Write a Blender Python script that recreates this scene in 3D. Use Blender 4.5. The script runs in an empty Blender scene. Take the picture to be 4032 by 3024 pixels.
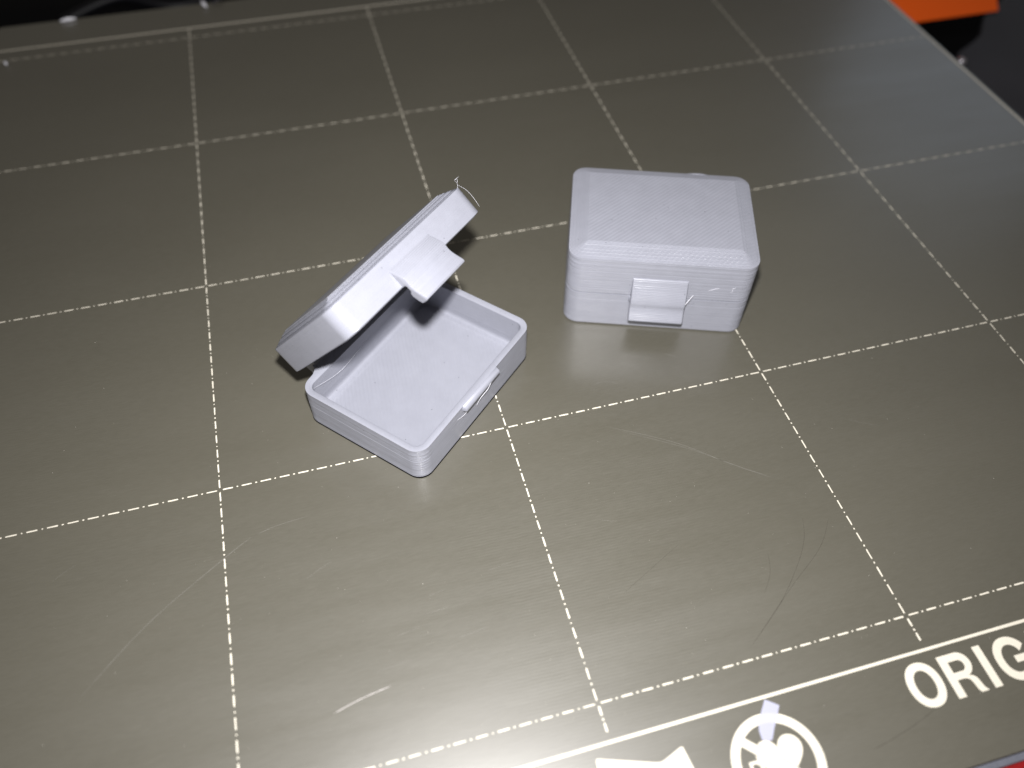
import bpy, math, random
from mathutils import Vector, Matrix
from mathutils.geometry import tessellate_polygon

random.seed(7)
MM = 0.001
scene = bpy.context.scene
COL = scene.collection

# ------------------------------------------------------------------ camera
cam_data = bpy.data.cameras.new('camera')
cam = bpy.data.objects.new('camera', cam_data)
COL.objects.link(cam)
C = Vector((76.859, -32.521, 120.973))
RIGHT = Vector((0.96385, -0.26620, 0.01133))
UP = Vector((0.20205, 0.75798, 0.62020))
FWD = Vector((0.17368, 0.59549, -0.78436))
ROT = Matrix((RIGHT, UP, -FWD)).transposed().to_4x4()
cam.matrix_world = Matrix.Translation(C * MM) @ ROT
cam_data.sensor_width = 36.0
cam_data.lens = 36.0 * 3256.06 / 4032.0
cam_data.clip_start = 0.005
cam_data.clip_end = 20.0
cam_data.dof.use_dof = True
cam_data.dof.focus_distance = 0.143
cam_data.dof.aperture_fstop = 11.5
scene.camera = cam

# ------------------------------------------------------------------ light
world = bpy.data.worlds.new('World')
scene.world = world
world.use_nodes = True
bg = world.node_tree.nodes['Background']
bg.inputs[0].default_value = (1.0, 0.92, 0.80, 1)
bg.inputs[1].default_value = 0.095


def area_lamp(name, loc, target_dir, size, watts, color):
    d = bpy.data.lights.new(name, 'AREA')
    d.shape = 'DISK'
    d.size = size
    d.energy = watts
    d.color = color
    o = bpy.data.objects.new(name, d)
    COL.objects.link(o)
    o.location = loc
    o.rotation_euler = Vector(target_dir).to_track_quat('-Z', 'Y').to_euler()
    return o


# the phone's flash, 19.5 mm from the lens
flash_pos = C + UP * 19.5
flash = area_lamp('phone_flash', flash_pos * MM, Vector((98, 58, 0)) - flash_pos, 0.0075, 0.375, (1.0, 0.98, 0.97))
flash.data.spread = math.radians(140)
# a cool room lamp far away to the right, behind the printer
area_lamp('room_lamp', (1.5, 1.3, 0.9), (-1.3, -1.1, -0.9), 0.6, 0.6, (0.70, 0.82, 1.0))

vs = scene.view_settings
vs.view_transform = 'Standard'
vs.look = 'None'
vs.exposure = 0.0
vs.gamma = 1.0
scene.render.engine = 'CYCLES'


# ------------------------------------------------------------------ helpers
def tag(o, label=None, cat=None, group=None, kind=None):
    if label: o['label'] = label
    if cat: o['category'] = cat
    if group: o['group'] = group
    if kind: o['kind'] = kind
    return o


def empty(name, loc_mm, rz=0.0):
    o = bpy.data.objects.new(name, None)
    o.empty_display_size = 0.01
    COL.objects.link(o)
    o.location = Vector(loc_mm) * MM
    o.rotation_euler = (0, 0, rz)
    return o


def mesh_obj(name, verts, faces, mat, parent=None, smooth=None):
    me = bpy.data.meshes.new(name)
    me.from_pydata([(v[0] * MM, v[1] * MM, v[2] * MM) for v in verts], [], faces)
    me.update()
    if smooth is not None:
        me.polygons.foreach_set('use_smooth', [True] * len(me.polygons))
        me.set_sharp_from_angle(angle=math.radians(smooth))
    o = bpy.data.objects.new(name, me)
    COL.objects.link(o)
    if mat: me.materials.append(mat)
    if parent: o.parent = parent
    return o


def nset(node, **kw):
    for k, v in kw.items():
        node.inputs[k.replace('_', ' ')].default_value = v


class NT:
    """small wrapper for building node trees"""
    def __init__(self, name):
        self.mat = bpy.data.materials.new(name)
        self.mat.use_nodes = True
        self.t = self.mat.node_tree
        self.bsdf = self.t.nodes['Principled BSDF']

    def n(self, kind, **props):
        nd = self.t.nodes.new(kind)
        for k, v in props.items():
            setattr(nd, k, v)
        return nd

    def l(self, a, b):
        self.t.links.new(a, b)

    def math(self, op, a, b=None, clamp=False):
        nd = self.n('ShaderNodeMath', operation=op, use_clamp=clamp)
        for i, x in enumerate((a, b)):
            if x is None: continue
            if isinstance(x, (int, float)): nd.inputs[i].default_value = x
            else: self.l(x, nd.inputs[i])
        return nd.outputs[0]

    def mapping(self, src, scale=(1, 1, 1), rot=(0, 0, 0), loc=(0, 0, 0)):
        nd = self.n('ShaderNodeMapping')
        nd.inputs['Scale'].default_value = scale
        nd.inputs['Rotation'].default_value = rot
        nd.inputs['Location'].default_value = loc
        self.l(src, nd.inputs['Vector'])
        return nd.outputs[0]

    def noise(self, vec, scale, detail=3, rough=0.5):
        nd = self.n('ShaderNodeTexNoise')
        nd.inputs['Scale'].default_value = scale
        nd.inputs['Detail'].default_value = detail
        nd.inputs['Roughness'].default_value = rough
        self.l(vec, nd.inputs['Vector'])
        return nd.outputs[0]

    def ramp(self, fac, stops):
        nd = self.n('ShaderNodeValToRGB')
        el = nd.color_ramp.elements
        while len(el) < len(stops): el.new(0.5)
        for e, (p, c) in zip(el, stops):
            e.position = p
            e.color = c if len(c) == 4 else (*c, 1)
        self.l(fac, nd.inputs[0])
        return nd.outputs[0]

    def remap(self, v, a, b, c, d):
        nd = self.n('ShaderNodeMapRange')
        for i, x in enumerate((a, b, c, d)): nd.inputs[i + 1].default_value = x
        self.l(v, nd.inputs[0])
        return nd.outputs[0]

    def mix(self, fac, a, b, blend='MIX'):
        nd = self.n('ShaderNodeMix', data_type='RGBA', blend_type=blend)
        for sock, x in ((nd.inputs[0], fac), (nd.inputs[6], a), (nd.inputs[7], b)):
            if isinstance(x, (int, float)): sock.default_value = x
            elif isinstance(x, tuple): sock.default_value = x if len(x) == 4 else (*x, 1)
            else: self.l(x, sock)
        return nd.outputs[2]

    def bump(self, h, dist_mm, strength=1.0, normal=None):
        nd = self.n('ShaderNodeBump')
        nd.inputs['Strength'].default_value = strength
        nd.inputs['Distance'].default_value = dist_mm * MM
        self.l(h, nd.inputs['Height'])
        if normal is not None: self.l(normal, nd.inputs['Normal'])
        return nd.outputs[0]


# ------------------------------------------------------------------ materials
def mat_sheet():
    m = NT('satin_sheet')
    co = m.n('ShaderNodeTexCoord').outputs['Object']
    mm = m.mapping(co, scale=(1000, 1000, 1000))
    # broad uneven tint of the coating
    big = m.noise(m.mapping(mm, scale=(0.012, 0.022, 1)), 1.0, 4, 0.55)
    col = m.ramp(big, [(0.25, (0.071, 0.0665, 0.050)), (0.75, (0.089, 0.0835, 0.064))])
    # fine coating grain, long in the x direction
    fine = m.noise(m.mapping(mm, scale=(0.55, 5.0, 1), rot=(0, 0, math.radians(2))), 1.0, 3, 0.6)
    col = m.mix(m.remap(fine, 0.35, 0.7, 0.0, 0.28), col, (0.118, 0.111, 0.089))
    # wiped streaks: uneven gloss, no colour of their own
    wipe = m.noise(m.mapping(mm, scale=(0.018, 0.10, 1), rot=(0, 0, math.radians(-9))), 1.0, 5, 0.6)
    wipe2 = m.noise(m.mapping(mm, scale=(0.05, 0.45, 1), rot=(0, 0, math.radians(6))), 1.0, 4, 0.6)
    rough = m.math('ADD', m.remap(wipe, 0.3, 0.7, 0.37, 0.435), m.remap(wipe2, 0.3, 0.7, -0.016, 0.016))
    m.l(col, m.bsdf.inputs['Base Color'])
    m.l(rough, m.bsdf.inputs['Roughness'])
    nset(m.bsdf, Specular_IOR_Level=0.9, IOR=1.62, Coat_Weight=0.75, Coat_IOR=1.5)
    m.l(m.math('MULTIPLY', rough, 0.48), m.bsdf.inputs['Coat Roughness'])
    # traces of earlier prints: fine parallel lines, stronger in patches
    wv = m.n('ShaderNodeTexWave', wave_type='BANDS', bands_direction='Y')
    wv.inputs['Scale'].default_value = 0.62
    wv.inputs['Distortion'].default_value = 1.6
    wv.inputs['Detail'].default_value = 2
    m.l(m.mapping(mm, rot=(0, 0, math.radians(1.5))), wv.inputs['Vector'])
    patch = m.noise(m.mapping(mm, scale=(0.03, 0.03, 1), loc=(3, 1, 0)), 1.0, 2, 0.5)
    hgt = m.math('MULTIPLY', wv.outputs['Fac'], m.remap(patch, 0.42, 0.6, 0.15, 1.0))
    hgt = m.math('ADD', m.math('MULTIPLY', hgt, 0.5), m.math('MULTIPLY', fine, 0.9))
    wav = m.noise(m.mapping(mm, scale=(0.01, 0.03, 1), rot=(0, 0, math.radians(-14))), 1.0, 2, 0.5)
    nb = m.bump(wav, 0.06, 1.0)
    m.l(m.bump(hgt, 0.006, 1.0, nb), m.bsdf.inputs['Normal'])
    return m.mat


def mat_pla(name, base=(0.258, 0.265, 0.310)):
    m = NT(name)
    tc = m.n('ShaderNodeTexCoord')
    mm = m.mapping(tc.outputs['Object'], scale=(1000, 1000, 1000))
    sep = m.n('ShaderNodeSeparateXYZ'); m.l(mm, sep.inputs[0])
    nsep = m.n('ShaderNodeSeparateXYZ'); m.l(tc.outputs['Normal'], nsep.inputs[0])
    flat = m.math('GREATER_THAN', m.math('ABSOLUTE', nsep.outputs[2]), 0.975)
    # wall: long horizontal streaks, one per printed layer
    streak = m.noise(m.mapping(mm, scale=(0.05, 0.05, 2.6)), 1.0, 4, 0.75)
    # flat faces: diagonal infill lines
    wv = m.n('ShaderNodeTexWave', wave_type='BANDS', bands_direction='X')
    wv.inputs['Scale'].default_value = 0.44
    wv.inputs['Distortion'].default_value = 0.9
    wv.inputs['Detail'].default_value = 2
    wv.inputs['Detail Scale'].default_value = 1.5
    m.l(m.mapping(mm, rot=(0, 0, math.radians(45))), wv.inputs['Vector'])
    lump = m.noise(m.mapping(mm, scale=(0.5, 0.5, 0.5)), 1.0, 3, 0.6)
    top = m.math('ADD', m.math('MULTIPLY', wv.outputs['Fac'], 1.15), m.math('MULTIPLY', lump, 0.1))
    mixh = m.n('ShaderNodeMix', data_type='FLOAT')
    m.l(flat, mixh.inputs[0]); m.l(m.math('MULTIPLY', streak, 1.5), mixh.inputs[2]); m.l(top, mixh.inputs[3])
    m.l(m.bump(mixh.outputs[0], 0.021, 1.0), m.bsdf.inputs['Normal'])
    # faint tint variation and tiny dark specks caught in the plastic
    v = m.noise(mm, 0.35, 3, 0.6)
    col = m.mix(m.remap(v, 0.3, 0.7, 0.0, 1.0), tuple(c * 0.965 for c in base), tuple(c * 1.035 for c in base))
    vor = m.n('ShaderNodeTexVoronoi', feature='F1')
    vor.inputs['Scale'].default_value = 0.42
    m.l(mm, vor.inputs['Vector'])
    spk = m.math('LESS_THAN', vor.outputs['Distance'], 0.045)
    col = m.mix(m.math('MULTIPLY', spk, 0.6), col, (0.06, 0.06, 0.07))
    m.l(col, m.bsdf.inputs['Base Color'])
    m.l(m.remap(streak, 0.3, 0.7, 0.26, 0.44), m.bsdf.inputs['Roughness'])
    m.bsdf.inputs['Specular IOR Level'].default_value = 0.5
    m.bsdf.inputs['Subsurface Weight'].default_value = 0.0
    return m.mat


def mat_plain(name, col, rough=0.5, spec=0.5, metal=0.0, noise_amt=0.15, nscale=0.8, bump=0.0):
    m = NT(name)
    mm = m.mapping(m.n('ShaderNodeTexCoord').outputs['Object'], scale=(1000, 1000, 1000))
    nz = m.noise(mm, nscale, 4, 0.6)
    c = m.mix(nz, tuple(x * (1 - noise_amt) for x in col), tuple(min(1, x * (1 + noise_amt)) for x in col))
    m.l(c, m.bsdf.inputs['Base Color'])
    nset(m.bsdf, Roughness=rough, Specular_IOR_Level=spec, Metallic=metal)
    if bump: m.l(m.bump(nz, bump, 1.0), m.bsdf.inputs['Normal'])
    return m.mat


M_SHEET = mat_sheet()
M_PLA = mat_pla('grey_pla')
M_PRINT = mat_plain('cream_print', (0.68, 0.64, 0.545), 0.55, 0.3, noise_amt=0.14, nscale=2.5)
M_EDGE = mat_plain('sheet_edge', (0.05, 0.045, 0.04), 0.5, 0.4)
M_STRING = mat_plain('plastic_string', (0.75, 0.75, 0.82), 0.25, 0.6)
M_SCR_L = mat_plain('light_scratch', (0.155, 0.149, 0.135), 0.5, 0.4, nscale=3, noise_amt=0.3)
M_SCR_B = mat_plain('bright_scratch', (0.34, 0.32, 0.31), 0.4, 0.5, nscale=5, noise_amt=0.3)
M_SCR_D = mat_plain('dark_scratch', (0.052, 0.047, 0.036), 0.6, 0.4, nscale=3, noise_amt=0.3)
M_DUST = mat_plain('pale_dust', (0.55, 0.52, 0.48), 0.6, 0.3)
M_ORANGE = mat_plain('orange_plastic', (1.0, 0.125, 0.006), 0.38, 0.5, nscale=1.5, noise_amt=0.08)
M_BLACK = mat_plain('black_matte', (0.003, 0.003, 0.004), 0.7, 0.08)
M_GREY = mat_plain('dark_panel', (0.040, 0.038, 0.046), 0.55, 0.3, noise_amt=0.3, nscale=0.05)
M_BED = mat_plain('grey_bed', (0.11, 0.115, 0.14), 0.6, 0.3, noise_amt=0.3, nscale=2)
M_RED = mat_plain('red_board', (0.20, 0.004, 0.005), 0.45, 0.4, noise_amt=0.25, nscale=2)
M_STEEL = mat_plain('screw_steel', (0.55, 0.53, 0.58), 0.3, 0.5, metal=0.8)
M_CABLE = mat_plain('cable_jacket', (0.005, 0.005, 0.007), 0.5, 0.25)
M_TABLE = mat_plain('dark_table', (0.004, 0.004, 0.005), 0.8, 0.05, noise_amt=0.5, nscale=0.02)


def mat_strip():
    m = NT('thin_lavender_strip')
    mm = m.mapping(m.n('ShaderNodeTexCoord').outputs['Object'], scale=(1000, 1000, 1000))
    wv = m.n('ShaderNodeTexWave', wave_type='BANDS', bands_direction='X')
    wv.inputs['Scale'].default_value = 0.7
    m.l(m.mapping(mm, rot=(0, 0, math.radians(18))), wv.inputs['Vector'])
    m.l(m.bump(wv.outputs['Fac'], 0.02, 0.7), m.bsdf.inputs['Normal'])
    nset(m.bsdf, Base_Color=(0.56, 0.57, 0.72, 1), Roughness=0.35, Alpha=0.5)
    return m.mat


M_STRIP = mat_strip()


# ------------------------------------------------------------------ shape builders
def rrect(W, D, r, z, n=8, ox=0.0, oy=0.0):
    r = max(r, 0.05)
    out = []
    for k, (sx, sy) in enumerate(((1, 1), (-1, 1), (-1, -1), (1, -1))):
        for i in range(n + 1):
            a = (k + i / n) * math.pi / 2
            out.append((ox + sx * (W / 2 - r) + r * math.cos(a), oy + sy * (D / 2 - r) + r * math.sin(a), z))
    return out


def loft(loops, cap_start=True, cap_end=True):
    verts, faces = [], []
    n = len(loops[0])
    for lp in loops: verts += lp
    for i in range(len(loops) - 1):
        a, b = i * n, (i + 1) * n
        for j in range(n):
            k = (j + 1) % n
            faces.append((a + j, a + k, b + k, b + j))
    if cap_start: faces.append(tuple(reversed(range(n))))
    if cap_end: faces.append(tuple(range((len(loops) - 1) * n, len(loops) * n)))
    return verts, faces


def prism(poly, x0, x1, axis='x'):
    """extrude a closed 2-D (y, z) polygon from x0 to x1"""
    n = len(poly)
    v = [(x0, y, z) for y, z in poly] + [(x1, y, z) for y, z in poly]
    f = [(i, (i + 1) % n, n + (i + 1) % n, n + i) for i in range(n)]
    f += [tuple(reversed(range(n))), tuple(range(n, 2 * n))]
    return v, f


def box_vf(x0, x1, y0, y1, z0, z1, b=0.0):
    if b <= 0:
        v = [(x, y, z) for z in (z0, z1) for y in (y0, y1) for x in (x0, x1)]
        f = [(0, 2, 3, 1), (4, 5, 7, 6), (0, 1, 5, 4), (2, 6, 7, 3), (0, 4, 6, 2), (1, 3, 7, 5)]
        return v, f
    cx, cy, W, D = (x0 + x1) / 2, (y0 + y1) / 2, x1 - x0, y1 - y0
    L = [rrect(W - 2 * b, D - 2 * b, b, z0, 4, cx, cy), rrect(W, D, b * 1.5, z0 + b, 4, cx, cy),
         rrect(W, D, b * 1.5, z1 - b, 4, cx, cy), rrect(W - 0.6 * b, D - 0.6 * b, b * 1.3, z1 - 0.3 * b, 4, cx, cy),
         rrect(W - 2 * b, D - 2 * b, b, z1, 4, cx, cy)]
    return loft(L)


def tube(points, rad, seg=5):
    """thin tube through points (mm) with radius or list of radii"""
    pts = [Vector(p) for p in points]
    if not isinstance(rad, (list, tuple)): rad = [rad] * len(pts)
    verts, faces = [], []
    for i, p in enumerate(pts):
        d = (pts[min(i + 1, len(pts) - 1)] - pts[max(i - 1, 0)]).normalized()
        u = d.orthogonal().normalized(); w = d.cross(u)
        for s in range(seg):
            a = 2 * math.pi * s / seg
            verts.append(tuple(p + (u * math.cos(a) + w * math.sin(a)) * rad[i]))
    for i in range(len(pts) - 1):
        for s in range(seg):
            t = (s + 1) % seg
            faces.append((i * seg + s, i * seg + t, (i + 1) * seg + t, (i + 1) * seg + s))
    faces.append(tuple(reversed(range(seg))))
    faces.append(tuple(range((len(pts) - 1) * seg, len(pts) * seg)))
    return verts, faces


def spline(pts, n=8):
    out = []
    P = [Vector(p) for p in pts]
    for i in range(len(P) - 1):
        p0, p1, p2, p3 = P[max(i - 1, 0)], P[i], P[i + 1], P[min(i + 2, len(P) - 1)]
        for k in range(n):
            t = k / n
            out.append(0.5 * ((2 * p1) + (p2 - p0) * t + (2 * p0 - 5 * p1 + 4 * p2 - p3) * t * t
                              + (3 * p1 - p0 - 3 * p2 + p3) * t ** 3))
    out.append(P[-1])
    return [tuple(p) for p in out]


def flat_shape(polys, z):
    """polys: list of [outer, hole, hole...] in 2-D; returns verts, faces of a flat print"""
    verts, faces = [], []
    for rings in polys:
        vv = [[Vector((x, y, 0)) for x, y in r] for r in rings]
        base = len(verts)
        for r in rings: verts += [(x, y, z) for x, y in r]
        for tri in tessellate_polygon(vv):
            a, b, c = (verts[base + t] for t in tri)
            cr = (b[0] - a[0]) * (c[1] - a[1]) - (b[1] - a[1]) * (c[0] - a[0])
            t = tuple(base + q for q in tri)
            faces.append(t if cr > 0 else t[::-1])
    return verts, faces


# ------------------------------------------------------------------ the print sheet
ZP = 0.02      # printed marks lie this far (mm) above the coating
sheet = empty('print_sheet', (0, 0, -0.8))
tag(sheet, 'olive brown satin steel print sheet with cream dashed grid, under the grey boxes', 'print sheet')


def on_sheet(name, vf, mat):
    v, f = vf
    o = mesh_obj(name, [(x, y, z + 0.8) for x, y, z in v], f, mat, sheet)
    return o


X0, X1, Y0, Y1 = -2.0, 251.2, -21.62, 218.3
cxs, cys = (X0 + X1) / 2, (Y0 + Y1) / 2
v, f = loft([rrect(X1 - X0 - .1, Y1 - Y0 - .1, 2.5, -0.8, 6, cxs, cys), rrect(X1 - X0, Y1 - Y0, 2.5, -0.72, 6, cxs, cys),
             rrect(X1 - X0, Y1 - Y0, 2.5, -0.06, 6, cxs, cys), rrect(X1 - X0 - .12, Y1 - Y0 - .12, 2.5, 0.0, 6, cxs, cys)])
plate = on_sheet('plate', (v, f), M_SHEET)
plate.data.materials.append(M_EDGE)
for p in plate.data.polygons:
    if abs(p.normal.z) < 0.9: p.material_index = 1


def dash_poly(cx, cy, dx, dy, length, width):
    """rounded dash with a slightly ragged outline"""
    px, py = -dy, dx
    out = []
    h, w = length / 2, width / 2
    prof = [(-h, 0), (-h + .25 * w, .75 * w), (-h + w, w), (-h * .3, w), (h * .35, w), (h - w, w), (h - .25 * w, .75 * w),
            (h, 0), (h - .25 * w, -.75 * w), (h - w, -w), (h * .3, -w), (-h * .35, -w), (-h + w, -w), (-h + .25 * w, -.75 * w)]
    for s, t in prof:
        s += random.uniform(-.03, .03); t += random.uniform(-.02, .02)
        out.append((cx + dx * s + px * t, cy + dy * s + py * t))
    return out


def dashed_line(fixed, a, b, horiz, stub=None):
    polys = []
    P = 47.4 / 15
    cells = []
    k = a
    while k < b - 1e-6:
        cells.append(k); k += 50
    for c0 in cells:
        for i in range(16):
            s = c0 + .35 + i * P
            for (st, ln) in ((s + .07, 1.76), (s + 2.38, .30)):
                if ln < 1 and i == 15: continue
                mid = st + ln / 2 + random.uniform(-.03, .03)
                ll = ln + random.uniform(-.08, .06)
                if mid - ll / 2 < a - .1 or mid + ll / 2 > b + .1: continue
                w = .235 + random.uniform(-.02, .02)
                polys.append([dash_poly(mid, fixed, 1, 0, ll, w) if horiz else dash_poly(fixed, mid, 0, 1, ll, w)])
    if horiz:
        polys.append([dash_poly(-.85, fixed, 1, 0, 1.0, .3)])
    if stub:
        for st, ln in stub:
            polys.append([dash_poly(fixed, st + ln / 2, 0, 1, ln, .3)])
    on_sheet('grid_line', flat_shape(polys, ZP), M_PRINT)


for r in range(5):
    dashed_line(50 * r, 0, 250, True)
for c in range(1, 5):
    dashed_line(50 * c, 0, 200, False,
                stub=((-1.75, 1.35), (-2.45, .36), (-4.05, 1.3), (200.4, 1.9), (202.7, .36), (203.3, 1.4)))


def solid_line(x0, x1, y0, y1):
    n = 60
    horiz = (x1 - x0) > (y1 - y0)
    A, B = [], []
    for i in range(n + 1):
        t = i / n
        j = lambda: random.uniform(-.012, .012)
        if horiz:
            x = x0 + (x1 - x0) * t; A.append((x, y0 + j())); B.append((x, y1 + j()))
        else:
            y = y0 + (y1 - y0) * t; A.append((x1 + j(), y)); B.append((x0 + j(), y))
    on_sheet('border_line', flat_shape([[A + B[::-1]]], ZP), M_PRINT)


solid_line(-0.6, 250.0, -5.63, -5.19)
solid_line(-0.6, 250.0, 204.85, 205.35)
solid_line(250.02, 250.5, -5.66, 205.35)


def ell(cx, cy, a, b, n=40, p=2.3, t0=0, t1=360):
    out = []
    for i in range(n):
        t = math.radians(t0 + (t1 - t0) * i / (n if t1 - t0 == 360 else n - 1))
        c, s = math.cos(t), math.sin(t)
        out.append((cx + a * math.copysign(abs(c) ** (2 / p), c), cy + b * math.copysign(abs(s) ** (2 / p), s)))
    return out


def letter(polys):
    on_sheet('letter', flat_shape(polys, ZP), M_PRINT)


# O R I G I(...)
letter([[ell(147.02, -10.04, 2.72, 3.25, p=2.15), ell(147.02, -10.04, 1.48, 2.08, p=2.1)]])
bowl = [(150.62, -6.93), (153.55, -6.93)] + [(153.55 + 1.78 * math.sin(math.radians(a)), -8.72 + 1.79 * math.cos(math.radians(a))) for a in range(8, 172, 12)]
leg = [(153.9, -10.42), (154.55, -10.62), (154.95, -11.05), (155.1, -11.6), (155.25, -12.5), (155.66, -13.12),
       (154.42, -13.12), (154.15, -12.6), (154.02, -11.7), (153.85, -11.1), (153.4, -10.78), (152.95, -10.72)]
counter = [(151.95, -8.05), (153.45, -8.05)] + [(153.42 + .78 * math.sin(math.radians(a)), -8.86 + .81 * math.cos(math.radians(a))) for a in range(15, 172, 15)] + [(151.95, -9.67)]
letter([[bowl + leg + [(151.9, -10.72), (151.9, -13.12), (150.62, -13.12)], counter]])
letter([[[(156.72, -6.93), (157.98, -6.93), (157.98, -13.12), (156.72, -13.12)]]])
gx, gy = 162.0, -10.04
go = ell(gx, gy, 2.85, 3.25, 34, 2.15, 28, 318)
gi = ell(gx, gy, 1.60, 2.06, 34, 2.1, 20, 312)
g_shape = go + [(164.15, -12.05), (164.3, -13.1), (165.15, -13.1), (165.15, -9.72), (162.15, -9.72), (162.15, -10.74), (163.82, -10.74), (163.65, -11.3)] + gi[::-1][0:] + []
letter([[g_shape]])
letter([[[(166.05, -6.93), (167.3, -6.93), (167.3, -13.12), (166.05, -13.12)]]])

# round prohibition sign: heart and small device struck through
rx, ry = 121.45, -14.0
sgn = [[ell(rx, ry, 6.55, 6.55, 72, 2), ell(rx, ry, 5.25, 5.25, 72, 2)]]
on_sheet('sign_ring', flat_shape(sgn, ZP), M_PRINT)
dxy = math.sqrt(.5)


def bar_pt(s, t):   # along the bar (towards lower right), across it
    return (rx + dxy * s + dxy * t, ry - dxy * s + dxy * t)


on_sheet('sign_bar', flat_shape([[[bar_pt(-5.3, -.62), bar_pt(5.3, -.62), bar_pt(5.3, .62), bar_pt(-5.3, .62)]]], ZP + .004), M_PRINT)


def heart_pts(n=80):
    out = []
    for i in range(n):
        t = 2 * math.pi * i / n
        x = 16 * math.sin(t) ** 3
        y = 13 * math.cos(t) - 5 * math.cos(2 * t) - 2 * math.cos(3 * t) - math.cos(4 * t)
        out.append((122.15 + x * .215, -13.45 + y * .215))
    return out


def clip_half(poly, sgn_, off):
    """keep the part of poly whose across-bar coordinate is beyond off on one side"""
    def d(p): return sgn_ * (((p[0] - rx) + (p[1] - ry)) * dxy) - off
    out = []
    for i, p in enumerate(poly):
        q = poly[(i + 1) % len(poly)]
        a, b = d(p), d(q)
        if a >= 0: out.append(p)
        if (a >= 0) != (b >= 0):
            t = a / (a - b); out.append((p[0] + (q[0] - p[0]) * t, p[1] + (q[1] - p[1]) * t))
    return out


hp = heart_pts()
on_sheet('sign_heart', flat_shape([[clip_half(hp, 1, .74)], [clip_half(hp, -1, .74)]], ZP), M_PRINT)
on_sheet('sign_device', flat_shape([[[(117.4, -13.0), (118.6, -13.0), (119.2, -13.6), (119.2, -15.6), (117.4, -15.6)],
                                     [(117.75, -13.4), (118.4, -13.4), (118.8, -13.8), (118.8, -15.2), (117.75, -15.2)]]], ZP), M_PRINT)
# the pointed cream shape left of the round sign
on_sheet('sign_shape', flat_shape([[[(97.42, -7.0), (105.0, -9.56), (105.6, -9.72), (106.3, -9.64), (109.2, -8.58), (109.45, -8.7), (110.6, -17.5),
                                     (104, -19.3), (96.6, -17.5), (97.2, -7.3)]]], ZP), M_PRINT)


def ribbon(name, pts, w, mat, z=0.012):
    sp = spline([(x, y, 0) for x, y in pts], 10)
    n = len(sp)
    A, B = [], []
    for i, p in enumerate(sp):
        a, b = sp[max(i - 1, 0)], sp[min(i + 1, n - 1)]
        d = Vector((b[0] - a[0], b[1] - a[1])).normalized()
        t = i / (n - 1)
        ww = w / 2 * min(1, 6 * t, 6 * (1 - t)) * random.uniform(.6, 1.1) + .004
        A.append((p[0] - d.y * ww, p[1] + d.x * ww)); B.append((p[0] + d.y * ww, p[1] - d.x * ww))
    verts = [(x, y, z) for x, y in A] + [(x, y, z) for x, y in B]
    faces = [(i, n + i, n + i + 1, i + 1) for i in range(n - 1)]
    on_sheet(name, (verts, faces), mat)


ribbon('scratch', [(28.89, 20.2), (38.29, 29.0), (49.64, 36.8), (54.57, 39.83)], .08, M_SCR_L)
ribbon('scratch', [(55.32, 39.93), (58.73, 40.76), (63.68, 41.21)], .05, M_SCR_L)
ribbon('scratch', [(63.38, 8.48), (67.49, 9.52), (71.97, 10.23)], .17, M_SCR_B)
ribbon('scratch', [(117.15, 45.75), (127.88, 39.24), (135.85, 32.33), (141.58, 27.86)], .05, M_SCR_L)
ribbon('scratch', [(119.15, 44.2), (129.0, 37.9), (137.2, 31.3), (140.9, 28.6)], .035, M_SCR_L)
ribbon('scratch', [(142.76, 19.63), (141.18, 16.07), (138.04, 12.24), (132.3, 6.93), (124.74, 1.79)], .055, M_SCR_D)
ribbon('scratch', [(146.97, 18.49), (142.85, 13.9), (134.76, 8.63), (125.23, 2.03)], .05, M_SCR_D)
ribbon('scratch', [(134.3, 15.35), (133.02, 11.94), (130.55, 8.98)], .05, M_SCR_D)
ribbon('scratch', [(120.95, 20.45), (114.02, 17.08), (109.27, 14.74)], .045, M_SCR_D)
ribbon('scratch', [(146.46, -13.43), (141.06, -14.89), (134.69, -16.06)], .07, M_SCR_D)
ribbon('scratch', [(117.75, 55.28), (120.92, 55.29), (122.82, 54.22)], .08, M_SCR_L)
ribbon('scratch', [(120.52, 60.02), (123.24, 58.57)], .09, M_SCR_L)
ribbon('scratch', [(133.95, 58.98), (136.18, 57.49)], .08, M_SCR_L)
for x, y, a, L_, w in ((79, 19.5, 4, 3.5, .07), (83, 14.6, 6, 5, .07), (74, 17.2, 9, 4, .06), (70, 12.7, 5, 6, .06), (90, 24, 7, 4, .05),
                       (80, 22.3, 8, 3, .05), (24, 40, 30, 4, .05), (110, 28, -20, 3, .05), (160, 36, -30, 6, .05), (62, 30, 25, 5, .06)):
    ca, sa = math.cos(math.radians(a)) * L_, math.sin(math.radians(a)) * L_
    ribbon('scratch', [(x, y), (x + ca * .5, y + sa * .55), (x + ca, y + sa)], w * .6, M_SCR_L)

# dust flecks lying on the coating
dv, df = [], []
for i in range(420):
    x = random.gauss(88, 45); y = random.gauss(15, 38)
    if not (X0 + 1 < x < X1 - 1 and Y0 + 1 < y < Y1 - 1): continue
    s = random.uniform(.02, .055) * (1.6 if random.random() < .08 else 1)
    a = random.uniform(0, 3.14); e = random.uniform(.35, 1)
    b = len(dv)
    for k in range(4):
        t = a + k * math.pi / 2
        q = s if k % 2 else s * e
        dv.append((x + q * math.cos(t), y + q * math.sin(t), .01))
    dv.append((x, y, .01 + s * .7))
    df += [(b + k, b + (k + 1) % 4, b + 4) for k in range(4)]
dust = mesh_obj('dust', dv, df, M_DUST)
tag(dust, 'pale dust flecks scattered over the olive print sheet', kind='stuff')


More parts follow.
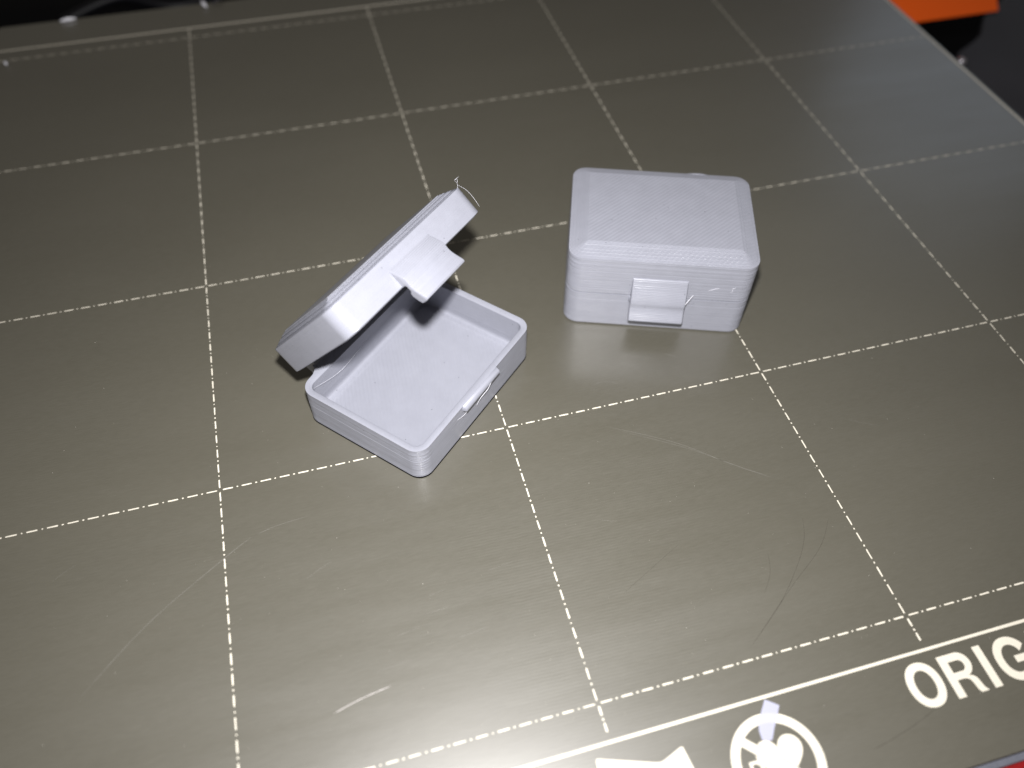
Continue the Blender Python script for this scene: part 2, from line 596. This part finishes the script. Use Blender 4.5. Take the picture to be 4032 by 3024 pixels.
# ------------------------------------------------------------------ the two hinged boxes
def layer_loops(W, D, r, z0, z1, step=0.2, amp=0.018, jit=0.009):
    """outer wall as printed: one rounded bead per layer"""
    out = []
    n = max(2, int(round((z1 - z0) / step)))
    h = (z1 - z0) / n
    for k in range(n):
        j = random.uniform(-jit, jit) + (random.uniform(-jit, jit) if random.random() < .12 else 0)
        ox, oy = random.uniform(-jit, jit) * .6, random.uniform(-jit, jit) * .6
        for t, d in ((0.02, -amp), (0.28, 0), (0.72, 0)):
            out.append(rrect(W + 2 * (j + d), D + 2 * (j + d), r, z0 + h * (k + t), 8, ox, oy))
    return out


def stepped_top(W, D, r, z0, cx, cz, n=12, jj=.015, g=.05):
    out = []
    for i in range(1, n + 1):
        a, b = cx * (i - 1) / n, cx * i / n
        za, zb = z0 + cz * (i - 1) / n, z0 + cz * i / n
        j = random.uniform(-jj, jj)
        ra, rb = max(r - a * .95, .25), max(r - b * .95, .25)
        e1, e2 = a + (b - a) * .12, a + (b - a) * .62
        z1_, z2_ = za + (zb - za) * .55, za + (zb - za) * .95
        gg = g * random.uniform(.3, 1.5)
        out += [rrect(W - 2 * a - gg + j, D - 2 * a - gg + j, ra, za + .005), rrect(W - 2 * e1 + j, D - 2 * e1 + j, ra, z1_),
                rrect(W - 2 * e2 + j, D - 2 * e2 + j, ra, z2_), rrect(W - 2 * b - .03 + j, D - 2 * b - .03 + j, rb, zb - .005)]
    return out


def smooth_prof(pts, n=6):
    return [(p[0], p[1]) for p in spline([(a, b, 0) for a, b in pts], n)]


def make_box(label, loc, rz, W, D, r, t, hb, hw, cx, cz, hinge, angle, dx, latch_out, latch_in, rec):
    root = empty('hinged_box', (loc[0], loc[1], 0.0), rz)
    tag(root, label, 'box', 'small grey printed boxes on the print sheet')
    ri = max(r - t, .6)
    fl = 1.25
    # ---- base tray
    L = [rrect(W - .8, D - .8, r, 0.02), rrect(W - .5, D - .5, r, 0.05), rrect(W - .02, D - .02, r, .38)]
    L += layer_loops(W, D, r, .40, hb - .15)
    L += [rrect(W - .02, D - .02, r, hb), rrect(W - 2 * t + .22, D - 2 * t + .22, ri, hb),
          rrect(W - 2 * t, D - 2 * t, ri, hb - .12)]
    zi = hb - .14
    while zi > fl + .75:
        j = random.uniform(-.012, .012)
        if abs(zi - 3.1) < .11: j -= .05
        L.append(rrect(W - 2 * t + j, D - 2 * t + j, ri, zi)); zi -= .21
    L += [rrect(W - 2 * t - .04, D - 2 * t - .04, ri, fl + .55), rrect(W - 2 * t - .25, D - 2 * t - .25, ri, fl + .12),
          rrect(W - 2 * t - .6, D - 2 * t - .6, ri, fl), rrect(W - 2 * t - 2.0, D - 2 * t - 2.0, ri * .7, fl),
          rrect(W - 2 * t - 2.1, D - 2 * t - 2.1, ri * .7, fl + .07), rrect(W - 2 * t - 2.5, D - 2 * t - 2.5, ri * .7, fl + .07),
          rrect(W - 2 * t - 2.65, D - 2 * t - 2.65, ri * .7, fl + .03)]
    v, f = loft(L)
    base = mesh_obj('base', v, f, M_PLA, root, 50)
    if angle > 0:  # open box only: thin black band added around the foot of the tray
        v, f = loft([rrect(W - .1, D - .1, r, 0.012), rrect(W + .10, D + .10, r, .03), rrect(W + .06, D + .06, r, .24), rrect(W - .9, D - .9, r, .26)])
        tag(mesh_obj('foot_band', v, f, M_BLACK, base, 40), 'thin black band around the foot of the tray')
    # catch bar below the front rim
    cw = 5.1
    prof = [(-D / 2 + .3, hb - .02), (-D / 2 - .18, hb - .06), (-D / 2 - .62, hb - .34), (-D / 2 - .82, hb - .7), (-D / 2 - .80, hb - 1.05),
            (-D / 2 - .45, hb - 1.35), (-D / 2 + .3, hb - 1.75)]
    v, f = prism(prof, -cw, cw)
    # rounded ends
    v = [(x, y, z) for x, y, z in v]
    n = len(prof)
    lo = [(-cw - .28, y * .0 + (-D / 2 + .3) + (y + D / 2 - .3) * .45, hb - .9 + (z - hb + .9) * .75) for y, z in prof]
    hi = [(cw + .28, p[1], p[2]) for p in lo]
    L = [lo, [(-cw, y, z) for y, z in prof], [(cw, y, z) for y, z in prof], hi]
    v, f = loft(L)
    mesh_obj('catch', v, f, M_PLA, base, 40)
    # hinge: two base knuckles with webs, one lid knuckle between them
    hy, hz = hinge
    kr = min(1.75, hy - D / 2 - .25)

    def knuckle(x0, x1, parent, oy, oz, up):
        ring = [(oy + kr * math.cos(a * math.pi / 8), oz + kr * math.sin(a * math.pi / 8)) for a in range(16)]
        v1, f1 = prism(ring, x0, x1)
        # web from the knuckle to the wall
        wy = oy - (hy - D / 2) - .5
        if up:
            web = [(oy + kr * .9, oz + .2), (oy, oz - kr * .55), (oy - (hy - D / 2) + .35, oz + 1.55), (wy, oz + 1.75), (wy, oz + 4.6), (oy - (hy - D / 2) + .2, oz + 4.0)]
        else:
            web = [(oy + kr * .9, oz - .2), (oy + kr * .4, oz + (hb - hz) - .05), (wy, oz + (hb - hz) - .05), (wy, oz - 5.2), (oy - (hy - D / 2) + .1, oz - 4.8)]
        v2, f2 = prism(web, x0 + .02, x1 - .02)
        nn = len(v1)
        return mesh_obj('hinge_knuckle', v1 + v2, f1 + [tuple(i + nn for i in q) for q in f2], M_PLA, parent, 35)

    knuckle(-11.8, -5.6, base, hy, hz, False)
    knuckle(5.6, 11.8, base, hy, hz, False)
    # flared rim corners leading into the knuckle webs
    for s in (-1, 1):
        pl = [(s * 14.6, D / 2 - .5), (s * 14.6, D / 2 - .02), (s * 13.6, D / 2 + .10), (s * 12.8, D / 2 + .45), (s * 12.35, D / 2 + .95), (s * 12.15, D / 2 + 1.5), (s * 11.9, D / 2 + 1.5), (s * 11.9, D / 2 - .5)]
        if s < 0: pl = pl[::-1]
        v = [(x, y, hb - 4.5) for x, y in pl] + [(x, y, hb - .01) for x, y in pl]
        m_ = len(pl)
        f = [(i, (i + 1) % m_, m_ + (i + 1) % m_, m_ + i) for i in range(m_)] + [tuple(reversed(range(m_))), tuple(range(m_, 2 * m_))]
        mesh_obj('hinge_web', v, [q[::-1] for q in f] if s > 0 else [q[::-1] for q in f], M_PLA, base, 35)
    # ---- lid, modelled closed, origin on the hinge axis
    zo = hb + .07
    L = [rrect(W - .6, D - .6, r, zo), rrect(W - .5, D - .5, r, zo + .03), rrect(W - .02, D - .02, r, zo + .17)]
    L += layer_loops(W, D, r, zo + .19, zo + hw - .02)
    L += stepped_top(W, D, r, zo + hw, cx, cz, 12 if angle == 0 else 9, .02 if angle == 0 else .10, .05 if angle == 0 else .24)
    Hh = zo + hw + cz
    L = [rrect(W - 2 * t - .0, D - 2 * t, ri, Hh - 1.2), rrect(W - 2 * t, D - 2 * t, ri, Hh - 1.6 - cz * .4), rrect(W - 2 * t, D - 2 * t, ri, zo + .1),
         rrect(W - 2 * t + .2, D - 2 * t + .2, ri, zo)] + L
    L[0] = rrect(W - 2 * t - 2.4, D - 2 * t - 2.4, ri * .6, Hh - 1.2)
    v, f = loft(L)
    v = [(x, y - hy, z - hz) for x, y, z in v]
    lid = mesh_obj('lid', v, f, M_PLA, root, 40)
    lid.location = Vector((dx, hy, hz)) * MM
    lid.rotation_euler = (-angle, 0, 0)
    knuckle(-5.2, 5.2, lid, 0.0, 0.0, True)
    # latch tab
    ou = []
    for a, b in smooth_prof(latch_out, 14):
        ou.append((a + (.030 * math.sin(2 * math.pi * b / .30) if .1 < a else 0), b))
    prof = [(-D / 2 - a - hy, hb + b - hz) for a, b in ou] + [(-D / 2 - a - hy, hb + b - hz) for a, b in latch_in]
    lw = 5.15
    cy_ = -D / 2 - 1.2 - hy

    def inset(k, dxx):
        o = []
        for i, (y, z) in enumerate(prof):
            a_ = -y - hy - D / 2
            sh = k * min(1, max(0, a_) / .5) if i < len(ou) else 0
            o.append((dxx, y + sh, z))
        return o
    L = [inset(.30, -lw), inset(.09, -lw + .1), inset(0, -lw + .32), inset(0, lw - .32), inset(.09, lw - .1), inset(.30, lw)]
    v, f = loft(L)
    # bead relief on the tab face
    mesh_obj('latch', v, f, M_PLA, lid, 35)
    rec.update(root=root, base=base, lid=lid, hy=hy, hz=hz, D=D, W=W, hb=hb, hw=hw)
    return root


OPEN, SHUT = {}, {}
make_box('open grey printed box, lid tilted back on its hinge, empty tray showing',
         (87.634, 63.85), 0.738, 35.0, 25.97, 2.7, 1.2, 8.02, 5.25, 3.5, 1.35, (15.446, 7.0), 0.875, 0.99,
         [(-.02, 3.45), (.55, 2.75), (1.30, 1.75), (1.78, 1.0), (1.86, .3), (1.82, -.5), (2.10, -1.5), (2.92, -3.0), (2.98, -3.4), (2.72, -3.62)],
         [(1.35, -3.62), (.95, -3.1), (.45, -1.9), (.55, -1.45), (1.0, -1.1), (1.0, -.1), (.7, .12), (-.3, .12), (-.3, 3.2)], OPEN)
make_box('closed grey printed box with its latch snapped shut over the front seam',
         (138.564, 78.417), -0.353, 34.97, 26.64, 2.8, 1.25, 8.49, 8.64, 3.42, 1.57, (15.5, 6.9), 0.0, 0.0,
         [(-.02, 4.75), (.30, 4.55), (.80, 3.3), (1.50, 1.7), (1.95, .4), (2.02, -.3), (1.92, -1.1), (2.12, -1.9), (2.75, -3.2), (2.88, -3.6), (2.78, -4.0), (2.45, -4.12)],
         [(1.3, -4.08), (1.0, -3.5), (.9, -1.9), (.95, -1.5), (1.0, -1.2), (1.0, -.1), (.7, .12), (-.3, .12), (-.3, 4.4)], SHUT)


def hair(rec, part, pts, rad, mat=None):
    """a plastic string left by the nozzle; pts in closed-box coordinates"""
    ob = rec[part]
    if part == 'lid':
        pts = [(x, y - rec['hy'], z - rec['hz']) for x, y, z in pts]
    sp = spline(pts, 6)
    n = len(sp)
    v, f = tube(sp, [rad * (1 - .6 * abs(2 * i / (n - 1) - 1) ** 3) for i in range(n)], 5)
    mesh_obj('plastic_string' if mat is None else 'hinge_nub', v, f, mat or M_STRING, ob, 60)


o = OPEN; Wd, Dd, hb, hw = o['W'] / 2, o['D'] / 2, o['hb'], o['hw']
p0 = (Wd - 1.5, -Dd + .5, hb + hw - .1)
up = lambda k, x=0.0: (p0[0] + x, p0[1] - .766 * k, p0[2] + .643 * k)
hair(o, 'lid', [up(0), up(.9, .05), up(1.5, -.05), up(2.5, -.75)], .022)
hair(o, 'lid', [up(1.5, -.05), up(2.0, .1), up(2.35, -.1), up(2.5, -.6), up(2.5, .45)], .025)
hair(o, 'lid', [(Wd - .9, -Dd + .3, hb + hw + .5), (Wd - .1, -Dd + .45, hb + hw - 1.0), (Wd + .1, -Dd + .5, hb + hw - 2.6), (Wd - .2, -Dd + .4, hb + .6)], .018)
hair(o, 'base', [(2.6, -Dd - .75, hb - .8), (1.2, -Dd - .85, hb - 1.5), (-.6, -Dd - .5, hb - 2.4), (-1.6, -Dd - .3, hb - 3.6)], .04)
hair(o, 'base', [(-4.2, -Dd - .35, hb - 2.0), (-5.6, -Dd - .2, hb - 2.2), (-7.0, -Dd - .05, hb - 1.9)], .03)
hair(o, 'base', [(-15.9, 11.0, hb - .2), (-9, 10.9, hb - 2.2), (-1, 11.2, hb - 1.5)], .018)
hair(o, 'base', [(Wd - 1.6, Dd - 2.2, hb - .9), (Wd - 1.9, Dd - 3.2, hb - 1.6), (Wd - 1.5, Dd - 4.4, hb - 1.2)], .05)
o = SHUT; Wd, Dd, hb, hw = o['W'] / 2, o['D'] / 2, o['hb'], o['hw']
hair(o, 'lid', [(4.9, -Dd - 1.9, hb + .1), (5.6, -Dd - 1.5, hb + 1.2), (6.3, -Dd - 1.1, hb + 2.3)], .06)
hair(o, 'lid', [(9.0, -Dd - .06, hb + 2.7), (10.0, -Dd - .1, hb + 3.2), (11.0, -Dd - .06, hb + 3.6)], .03)
hair(o, 'lid', [(13.2, -Dd - .05, hb + 2.6), (13.5, -Dd - .12, hb + 3.1), (13.3, -Dd - .08, hb + 3.5), (13.9, -Dd - .05, hb + 3.9)], .03)
hair(o, 'lid', [(4.6, Dd - .1, hb + hw - .2), (6.6, Dd + .02, hb + hw - .02), (8.6, Dd, hb + hw - .05), (10.0, Dd - .1, hb + hw - .25)], .3, M_PLA)
hair(o, 'base', [(Wd + .02, -Dd + 4.6, hb - .3), (Wd + .45, -Dd + 4.4, hb - .8), (Wd + .35, -Dd + 4.3, hb - 1.6), (Wd, -Dd + 4.4, hb - 2.0)], .16)


# ------------------------------------------------------------------ scraps on the sheet
def slab(poly, z0, z1):
    n = len(poly)
    a = sum(poly[i][0] * poly[(i + 1) % n][1] - poly[(i + 1) % n][0] * poly[i][1] for i in range(n))
    if a < 0: poly = poly[::-1]
    v = [(x, y, z0) for x, y in poly] + [(x, y, z1) for x, y in poly]
    f = [(i, (i + 1) % n, n + (i + 1) % n, n + i) for i in range(n)] + [tuple(reversed(range(n))), tuple(range(n, 2 * n))]
    return v, f


sv, sf = slab([(123.28, -5.8), (124.96, -7.08), (124.5, -7.7), (124.2, -8.15), (122.9, -9.7), (121.84, -11.16), (121.2, -11.1), (120.48, -10.78), (120.6, -9.6), (120.97, -8.62), (121.9, -7.44)], .04, .17)
tag(mesh_obj('plastic_strip', sv, sf, M_STRIP), 'thin pale lavender plastic strip stuck over the round sign on the sheet', 'plastic strip')


def blob(name, pts, rad, mat, label):
    sp = spline(pts, 5)
    n = len(sp)
    v, f = tube(sp, [max(.05, rad * math.sin(math.pi * (.08 + .84 * i / (n - 1)))) for i in range(n)], 8)
    return tag(mesh_obj(name, v, f, mat, None, 60), label, 'scrap')


blob('plastic_scrap', [(54.3, 219.0, .5), (54.6, 216.8, .8), (55.4, 214.8, .55)], .6, M_STRING, 'thick white plastic shaving lying across the back edge of the sheet')
blob('plastic_scrap', [(57.0, 216.4, .4), (58.6, 218.0, .8), (60.6, 219.6, .6)], .38, M_GREY, 'dull grey plastic shaving beside the thick white one at the back edge')
blob('plastic_scrap', [(15.4, 217.0, .45), (17.3, 217.3, .6), (19.6, 217.6, .45)], .5, M_STRING, 'flat white plastic fleck on the back edge of the sheet near its corner')
blob('plastic_scrap', [(2.3, 198.6, .3), (2.8, 198.0, .5), (3.1, 197.1, .3)], .38, M_STRING, 'tiny white crumb at the end of the rearmost dashed line')

# ------------------------------------------------------------------ printer around the sheet
table = mesh_obj('table', *box_vf(-600, 900, -300, 1200, -90, -80), M_TABLE)
tag(table, kind='structure')

bed = empty('heated_bed', (125, 98, -3.6))
tag(bed, 'heated bed under the print sheet, grey rim and red board at its front', 'heated bed')
v, f = box_vf(2, 249.0, -22.62, 216, -1.9, -1.2, .2)
mesh_obj('rim', [(x - 125, y - 98, z + 3.6) for x, y, z in v], f, M_BED, bed, 40)
v, f = box_vf(0, 249.0, -38, 214, -3.6, -1.95, .3)
mesh_obj('board', [(x - 125, y - 98, z + 3.6) for x, y, z in v], f, M_RED, bed, 40)

# orange printed part beyond the sheet's right edge
ob = empty('orange_bracket', (285, 190, -80))
tag(ob, 'bright orange plastic bracket beyond the right edge of the print sheet', 'bracket')
v, f = prism([(-11.0, 66.0), (28, 66.0), (28, 84), (12, 84), (6, 82.5), (-10.6, 67.6), (-11.6, 66.6)][::-1], -40, 16.4)
mesh_obj('body', v, f, M_ORANGE, ob, 30)
v, f = box_vf(-14, 2, -2, 26, 0.0, 66.2, .6)
mesh_obj('post', v, f, M_BLACK, ob, 40)
v, f = loft([[(-8 + rr * math.cos(a * math.pi / 8), -4 + rr * math.sin(a * math.pi / 8), z) for a in range(16)] for rr, z in ((2.6, 77.4), (2.6, 78.6), (2.2, 79.1), (1.2, 79.2))])
mesh_obj('bolt', v, f, M_STEEL, ob, 40)

# dark panel to the right, below the sheet
sv, sf = slab([(331, 206), (313.3, 194.07), (305, 184), (299.98, 180.71), (290.84, 175.9), (281.5, 167), (270, 150), (262, 120), (262, 60), (420, 60), (420, 210)], -29, -25)
pn = empty('frame_panel', (340, 130, -80))
tag(pn, 'dark grey frame panel below the right edge of the print sheet', 'panel')
mesh_obj('plate', [(x - 340, y - 130, z + 80) for x, y, z in sv], sf, M_GREY, pn)
for px, py in ((300, 80), (400, 80), (400, 190)):
    v, f = box_vf(px - 346, px - 334, py - 136, py - 124, 0, 51.05, .5)
    mesh_obj('support', v, f, M_BLACK, pn, 40)

# small bolt head next to the right edge
sc = empty('bolt_post', (265.6, 149.0, -25))
tag(sc, 'small pale bolt head beside the right edge of the print sheet', 'bolt')
ring = lambda rr, z: [(rr * math.cos(a * math.pi / 8), rr * math.sin(a * math.pi / 8), z) for a in range(16)]
v, f = loft([ring(.6, 0), ring(.6, 14.5)])
mesh_obj('shank', v, f, M_BLACK, sc, 40)
v, f = loft([ring(.9, 14.4), ring(1.25, 14.8), ring(1.25, 16), ring(.9, 16.5), ring(.3, 16.7)])
mesh_obj('head', v, f, M_STEEL, sc, 60)

# black frame bar behind the sheet
fb = empty('rear_frame_bar', (60, 262, -80))
tag(fb, 'black printer frame bar behind the back edge of the print sheet', 'frame')
v, f = box_vf(-260, 190, -16, 20, 55, 62, 1.0)
mesh_obj('rail', v, f, M_BLACK, fb, 40)
for px in (-230, -60, 110):
    v, f = box_vf(px - 8, px + 8, -8, 10, 0, 55.1, .8)
    mesh_obj('support', v, f, M_BLACK, fb, 40)

# dark cables on the bar
for i, (pts, rad, lab) in enumerate((([(8, 250, -15.8), (26, 256, -13), (44, 251, -15.6), (70, 262, -15.5)], 1.8, 'dark cable snaking along the black rear bar'),
                                     ([(20, 272, -16), (34, 262, -13.5), (40, 256, -9), (52, 262, -15)], .9, 'thin glossy cable looped over the thicker one on the rear bar'))):
    v, f = tube(spline(pts, 8), rad, 10)
    tag(mesh_obj('cable', v, f, M_CABLE, None, 60), lab, 'cable')
